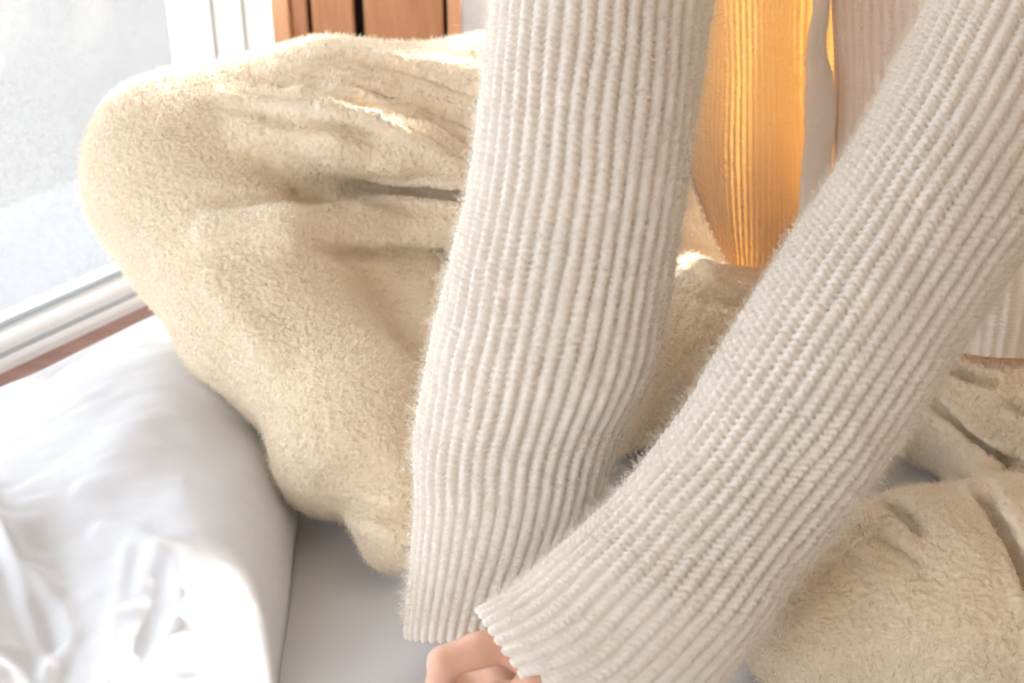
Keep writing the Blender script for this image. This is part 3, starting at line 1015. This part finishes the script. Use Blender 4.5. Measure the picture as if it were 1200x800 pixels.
# thick rolled front band
def tube(name, pts, parent, mat, seg=40, nl=300, flat=0.55, relief=True):
    st = np.array([np.concatenate([U(p[0], p[2], p[3]), U(p[1], p[2], p[3])]) for p in pts])
    c = catmull(st, np.linspace(0, len(st) - 1, nl))
    cen, A = (c[:, :3] + c[:, 3:]) / 2, (c[:, 3:] - c[:, :3]) / 2
    tan = np.gradient(cen, axis=0)
    B = np.cross(A, tan)
    B /= np.linalg.norm(B, axis=1, keepdims=True)
    B *= np.linalg.norm(A, axis=1, keepdims=True) * flat
    th = np.linspace(0, 2 * np.pi, seg, endpoint=False)
    P = cen[:, None] + np.cos(th)[None, :, None] * A[:, None] + np.sin(th)[None, :, None] * B[:, None]
    n = P - cen[:, None]
    n /= np.linalg.norm(n, axis=-1, keepdims=True)
    P = P + n * (0.0012 * vnoise(P, 0.012, 8) + 0.0007 * vnoise(P * [1, 1, .4], 0.004, 9))[..., None]
    k = len(P)
    caps = np.concatenate([P.reshape(-1, 3), cen[:1], cen[-1:]])
    j = np.arange(seg)
    t1 = np.stack([j, (j + 1) % seg, np.full(seg, k * seg)], -1)
    t2 = np.stack([(k - 1) * seg + j, (k - 1) * seg + (j + 1) % seg, np.full(seg, k * seg + 1)], -1)
    return mesh_np(name, caps, grid_quads(k, seg, wrap=True), mat, parent, tris=np.concatenate([t1, t2]))
tube('front_band', [(945, 968, -330, 1.30), (948, 970, -120, 1.31), (951, 972, 0, 1.315), (945, 969, 55, 1.32), (944, 979, 115, 1.32), (941, 976, 180, 1.325), (934, 968, 250, 1.325), (926, 956, 330, 1.33), (920, 948, 390, 1.33)], cardigan, M_KNIT)

sl1 = knit_tube('sleeve', [
    ((700, -360), (850, -345), 1.17, .85), ((655, -250), (860, -240), 1.13, .85), ((610, -120), (852, -110), 1.09, .8), ((577, 0), (829, 0), 1.06, .78), ((563, 110), (818, 110), 1.045, .76), ((548, 220), (805, 215), 1.04, .72),
    ((526, 320), (786, 330), 1.045, .68), ((505, 420), (760, 425), 1.055, .64), ((492, 510), (722, 512), 1.07, .6), ((490, 590), (700, 590), 1.08, .56),
    ((484, 670), (672, 655), 1.09, .5), ((476, 745), (640, 728), 1.095, .46)],
    38, 0.0051, 0.0037, 0.13, cardigan, M_KNIT, seed=1, twist=0.6)
sl2 = knit_tube('sleeve', [
    ((1235, -330), (1400, -230), 1.18, .85), ((1190, -220), (1395, -100), 1.14, .85), ((1135, -90), (1330, 50), 1.08, .85), ((1092, 0), (1285, 130), 1.05, .85), ((1042, 95), (1236, 230), 1.025, .82), ((986, 190), (1184, 318), 1.005, .8),
    ((934, 272), (1132, 400), .995, .78), ((876, 370), (1070, 492), .985, .75), ((806, 478), (1006, 580), .98, .72), ((722, 575), (940, 668), .975, .68),
    ((652, 648), (868, 768), .968, .62), ((602, 692), (782, 850), .962, .56), ((560, 717), (684, 885), .958, .5)],
    36, 0.0051, 0.0037, 0.12, cardigan, M_KNIT, seed=2)
sl1['label'] = 'ribbed sleeve hanging straight down'
sl2['label'] = 'ribbed sleeve slanting across the lap'

# ---- body with both hands
B1 = SDF((-0.42, -0.26, 0.0), (0.72, 0.72, 0.80), 0.008)
B1.chain([(1110, 300, 1.52, 70), (1130, 150, 1.48, 90), (1130, 0, 1.46, 95), (1090, -180, 1.40, 110), (1080, -300, 1.36, 90), (1075, -430, 1.32, 50)], .05)
B1.chain([(1080, -290, 1.36, 60), (900, -260, 1.24, 55), (778, -290, 1.15, 46), (735, -60, 1.075, 46), (690, 110, 1.045, 44), (630, 420, 1.058, 36), (572, 690, 1.09, 30)], .03)
B1.chain([(1080, -290, 1.36, 60), (1230, -260, 1.24, 55), (1310, -250, 1.16, 46), (1190, 70, 1.04, 46), (1130, 160, 1.02, 44), (900, 510, .983, 38), (720, 745, .968, 32)], .03)
B1.chain([(1060, 340, 1.57, 75), (820, 285, 1.55, 70), (560, 190, 1.46, 70), (225, 205, 1.40, 60), (320, 375, 1.32, 45), (440, 560, 1.21, 28)], .03)
B1.chain([(1060, 340, 1.57, 75), (1130, 465, 1.33, 60), (1330, 600, 1.18, 70), (1200, 695, 1.10, 60), (960, 720, 1.09, 40)], .03)
Vb, Qb = B1.mesh(2)
H = SDF((-0.16, -0.24, 0.0), (0.14, 0.02, 0.17), 0.0016)
# hand of the slanting arm: wrist, palm, curled fingers, thumb
H.chain([(760, 690, .972, 34), (700, 775, .962, 33), (655, 815, .955, 36)], .012)
for a in ([(660, 790, .955, 24), (612, 760, .955, 23), (598, 752, .952, 22.5)], [(665, 822, .972, 24), (622, 812, .982, 20)], [(670, 840, .97, 24), (632, 838, .975, 21)], [(675, 865, .98, 22), (645, 872, .985, 19)]):
    H.chain(a, .012)
H.chain([(604, 752, .952, 22.5), (560, 762, .947, 20.5), (520, 776, .944, 19.5)], .004)
H.chain([(520, 776, .944, 19), (517, 800, .950, 17.5), (524, 822, .958, 16.5)], .003)
H.chain([(524, 822, .958, 16.5), (552, 836, .966, 14), (560, 838, .968, 13)], .002)
H.chain([(622, 814, .982, 20), (584, 817, .984, 18.5), (552, 822, .983, 17.5)], .002)
H.chain([(552, 822, .983, 17.5), (545, 852, .988, 16), (560, 868, .99, 14)], .002)
H.chain([(632, 840, .976, 20), (575, 850, .974, 18), (568, 880, .982, 15)], .002)
H.chain([(645, 872, .986, 18), (598, 884, .984, 15), (590, 905, .99, 13)], .002)
H.chain([(668, 800, .945, 26), (626, 806, .935, 22), (600, 828, .932, 18.5), (580, 856, .934, 15)], .008)
# hand of the hanging arm underneath
H.chain([(590, 640, 1.085, 32), (566, 715, 1.095, 30), (560, 775, 1.085, 34), (552, 815, 1.07, 37)], .012)
for a in ([(528, 800, 1.06, 18), (508, 845, 1.045, 16), (516, 890, 1.03, 14)], [(540, 815, 1.06, 18), (535, 870, 1.045, 16), (548, 905, 1.03, 14)], [(560, 815, 1.062, 17), (562, 870, 1.05, 15), (575, 900, 1.035, 13)], [(578, 805, 1.068, 16), (588, 850, 1.06, 13.5), (598, 875, 1.05, 12)]):
    H.chain(a, .006)
H.chain([(560, 760, 1.07, 22), (588, 800, 1.05, 18), (596, 835, 1.035, 15)], .008)
# the drawn-in crease at the bent joint
Vh, Qh = H.mesh(2)
Vb2 = np.concatenate([Vb, Vh])
Qb2 = np.concatenate([Qb, Qh + len(Vb)])
body = mesh_np('body', Vb2, Qb2, M_SKIN, person)
body['label'] = 'pale pink hands, one with a bent forefinger'
print('tris', sum(len(o.data.polygons) * 2 for o in bpy.data.objects if o.type == 'MESH'))
